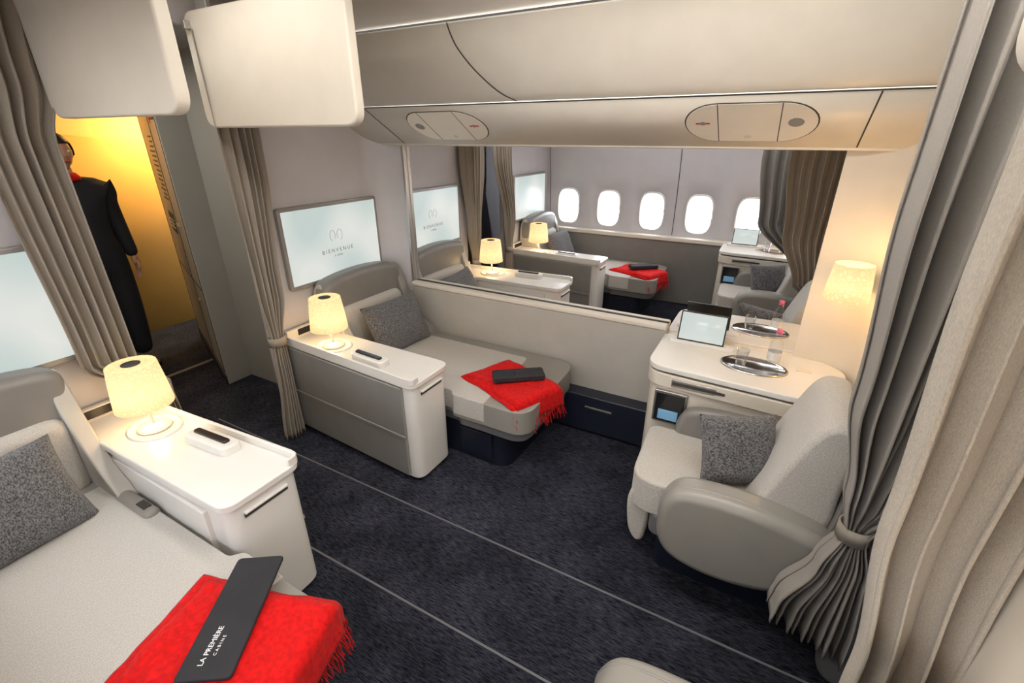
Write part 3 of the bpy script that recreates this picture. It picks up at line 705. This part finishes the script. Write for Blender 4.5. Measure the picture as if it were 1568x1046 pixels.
# ------------------------------------------------------------ flight attendant
def person(px, py, K=1.03):
    g = Grp('flight_attendant')
    def skin(nm, V, E, mat, root=0, sub=2):
        me = bpy.data.meshes.new(nm); me.from_pydata([(px+v[0]*K, py+v[1]*K, v[2]*K) for v in V], E, [])
        bm = bmesh.new(); bm.from_mesh(me); ly = bm.verts.layers.skin.verify(); bm.verts.ensure_lookup_table()
        for i, v in enumerate(bm.verts):
            r = V[i][3]; v[ly].radius = (r, V[i][4] if len(V[i]) > 4 else r); v[ly].use_root = (i == root)
        bm.to_mesh(me); bm.free()
        ob = bpy.data.objects.new(nm, me); scene.collection.objects.link(ob)
        md = ob.modifiers.new('skin', 'SKIN'); md.use_smooth_shade = True
        md = ob.modifiers.new('sub', 'SUBSURF'); md.levels = sub; md.render_levels = sub
        me.materials.append(M[mat]); g.objs.append(ob)
    V = [(0,0,.98,.16,.19), (0,0,1.12,.135,.16), (0,0,1.32,.15,.19), (0,0,1.46,.09,.13), (0,0,1.53,.058)]
    E = [(0,1),(1,2),(2,3),(3,4)]
    for s in (-1, 1):
        b = len(V)
        V += [(0, s*.175, 1.455, .076), (-.02, s*.215, 1.18, .064), (.03, s*.235, .91, .046)]
        E += [(3, b), (b, b+1), (b+1, b+2)]
        b = len(V)
        V += [(0, s*.095, .88, .12), (.01, s*.100, .50, .10), (-.01, s*.105, .10, .075)]
        E += [(0, b), (b, b+1), (b+1, b+2)]
    skin('uniform', V, E, 'uniform')
    for s in (-1, 1):
        skin('shoe', [(-.04, s*.105, .05, .045), (.06, s*.11, .045, .042), (.16, s*.12, .03, .028)], [(0,1),(1,2)], 'blackgl')
        hv = [(.03, s*.235, .93, .026), (.035, s*.237, .885, .032, .018), (.04, s*.237, .845, .036, .018)]; he = [(0,1),(1,2)]
        skin('palm', hv, he, 'skin')
        for k, (dx, ln) in enumerate(((-.026, .060), (-.008, .075), (.010, .08), (.028, .072))):
            x = .04+dx; y = s*.237
            skin('finger', [(x, y, .85, .0085), (x+.002, y-s*.004, .85-.035-ln*.35, .0082), (x+.006, y-s*.016, .85-.035-ln*.7, .0075), (x+.01, y-s*.028, .85-.035-ln*.95, .0062)], [(0,1),(1,2),(2,3)], 'skin', sub=1)
        skin('thumb', [(.055, s*.237, .885, .011), (.082, s*.23, .85, .010), (.086, s*.222, .815, .0085)], [(0,1),(1,2)], 'skin', sub=1)
    skin('neck', [(0,0,1.50,.052), (.005,0,1.57,.050), (.01,0,1.62,.048)], [(0,1),(1,2)], 'skin')
    v = []; f = []; NS, NR = 36, 28; hc = Vector((px+.015, py, 1.69*K))
    for i in range(NR+1):
        ph = math.pi*i/NR; zz = math.cos(ph)
        for j in range(NS):
            th = 2*math.pi*j/NS; cx, sy = math.cos(th), math.sin(th); r = math.sin(ph)
            wy = .076*(1-.28*max(0, -zz)**1.3); wx_ = .098*(1-.12*max(0, -zz))
            x = r*cx*wx_; y = r*sy*wy; z = zz*.118
            if cx > 0:
                nz = math.exp(-(y/.013)**2)*math.exp(-((z+.018)/.022)**2)*.024*(1 if cx > .7 else 0)
                eye = -math.exp(-((abs(y)-.032)/.014)**2)*math.exp(-((z-.008)/.014)**2)*.010*(1 if cx > .5 else 0)
                ch = math.exp(-(y/.03)**2)*math.exp(-((z+.1)/.03)**2)*.012
                li = math.exp(-(y/.022)**2)*math.exp(-((z+.058)/.010)**2)*.006
                x += nz+eye+ch+li
            v.append((hc.x+x, hc.y+y, hc.z+z))
    for i in range(NR):
        for j in range(NS): f.append((i*NS+j, i*NS+(j+1) % NS, (i+1)*NS+(j+1) % NS, (i+1)*NS+j))
    mk(g, 'head', v, f, 'skin', sub=1)
    v2 = []; f2 = []
    for i in range(NR+1):
        ph = math.pi*i/NR; zz = math.cos(ph)
        for j in range(NS):
            th = 2*math.pi*j/NS; cx, sy = math.cos(th), math.sin(th); r = math.sin(ph)
            v2.append((hc.x-.006+r*cx*.108, hc.y+r*sy*.087, hc.z+.008+zz*.124))
    for i in range(NR):
        for j in range(NS):
            th = 2*math.pi*j/NS; lim = .33 if math.cos(th) > .45 else (.55 if math.cos(th) > 0 else .72)
            if i/NR < lim: f2.append((i*NS+j, i*NS+(j+1) % NS, (i+1)*NS+(j+1) % NS, (i+1)*NS+j))
    mk(g, 'hair', v2, f2, 'hair', solid=.006)
    lathe(g, 'hair_bun', (hc.x-.115, hc.y, hc.z-.02), [(.001, -.04), (.032, -.03), (.042, 0), (.032, .03), (.001, .04)], 'hair', seg=20)
    for s in (-1, 1):
        lathe(g, 'eye', (hc.x+.084, hc.y+s*.032, hc.z+.008), [(.0005, -.009), (.008, -.005), (.010, 0), (.008, .005), (.0005, .009)], 'textw', seg=14)
        lathe(g, 'iris', (hc.x+.0915, hc.y+s*.032, hc.z+.008), [(.0005, -.004), (.004, 0), (.0005, .004)], 'seam', seg=10)
        lathe(g, 'ear', (hc.x-.005, hc.y+s*.08, hc.z-.005), [(.001, -.03), (.010, -.02), (.014, .0), (.013, .018), (.001, .03)], 'skin', seg=14, sy=.5)
    box(g, 'lips', (hc.x+.088, hc.y-.022, hc.z-.062), (hc.x+.101, hc.y+.022, hc.z-.052), 'signred', .004)
    lathe(g, 'scarf', (px+.003, py, 1.505*K), [(.085, 0), (.078, .025), (.06, .05), (.056, .045), (.07, .01)], 'red', seg=30, capb=False, capt=False, solid=.004)
    g.done()
person(-4.6, 1.58)

# ------------------------------------------------------------ outside
box(None, 'ground', (-60, -60, -4.2), (60, 80, -4.0), 'outgrey', 0)
g = Grp('terminal_building')
box(g, 'block', (-60, 45, -4), (40, 60, 1.0), 'outblue', 0)
for i in range(12): box(g, 'mullion', (-58+i*8, 44.8, -3), (-57.2+i*8, 45.1, .6), 'white', 0)
g.done()

# ------------------------------------------------------------ lights
def area(name, loc, sx, sy, e, col, rot=(0, 0, 0)):
    l = bpy.data.lights.new(name, 'AREA'); l.shape = 'RECTANGLE'; l.size = sx; l.size_y = sy; l.energy = e; l.color = col
    o = bpy.data.objects.new(name, l); scene.collection.objects.link(o); o.location = loc; o.rotation_euler = rot
area('ceiling_light', (-.05, 1.265, 2.44), 2.5, .4, 32, (1, .95, .88))
area('ceiling_light', (-2.0, 1.25, 2.46), .9, .12, 4, (1, .95, .88))
area('ceiling_light', (-.4, 2*D-1.265, 2.44), 4.0, .5, 28, (.98, .97, .97))
area('ceiling_light', (-.9, .30, 2.16), 3.0, .2, 13, (1, .96, .91), (math.radians(8), 0, 0))
area('ceiling_light', (-.6, 2*D-.35, 2.18), 3.0, .3, 10, (.94, .96, 1), (math.radians(-15), 0, 0))
area('galley_light', (-5.05, 2.75, 2.3), .4, .8, 28, (1, .64, .24), (0, 0, 0))
area('galley_light', (-5.0, 1.2, 2.32), .3, .5, 7, (1, .66, .28))
area('galley_light', (-3.4, 1.2, 2.32), .5, .5, 8, (1, .93, .82))
w = bpy.data.worlds.new('World'); scene.world = w; w.use_nodes = True
nt = w.node_tree; bg = nt.nodes['Background']
sky = nt.nodes.new('ShaderNodeTexSky'); sky.sky_type = 'HOSEK_WILKIE'; sky.turbidity = 5; sky.sun_direction = (.3, -.6, .7)
mx = nt.nodes.new('ShaderNodeMixRGB'); mx.inputs[0].default_value = .85; mx.inputs[2].default_value = (.96, .97, 1, 1)
nt.links.new(sky.outputs[0], mx.inputs[1]); nt.links.new(mx.outputs[0], bg.inputs[0]); bg.inputs[1].default_value = 11.0

cam = bpy.data.cameras.new('camera'); cam.lens = 714/1568*36; cam.sensor_width = 36; cam.clip_start = .02
co = bpy.data.objects.new('camera', cam); scene.collection.objects.link(co)
co.location = (0, 0, 1.85); co.rotation_euler = (math.radians(90-23.8), 0, math.radians(28.9))
scene.camera = co
scene.view_settings.view_transform = 'Standard'
scene.view_settings.look = 'None'
scene.view_settings.exposure = 0.2
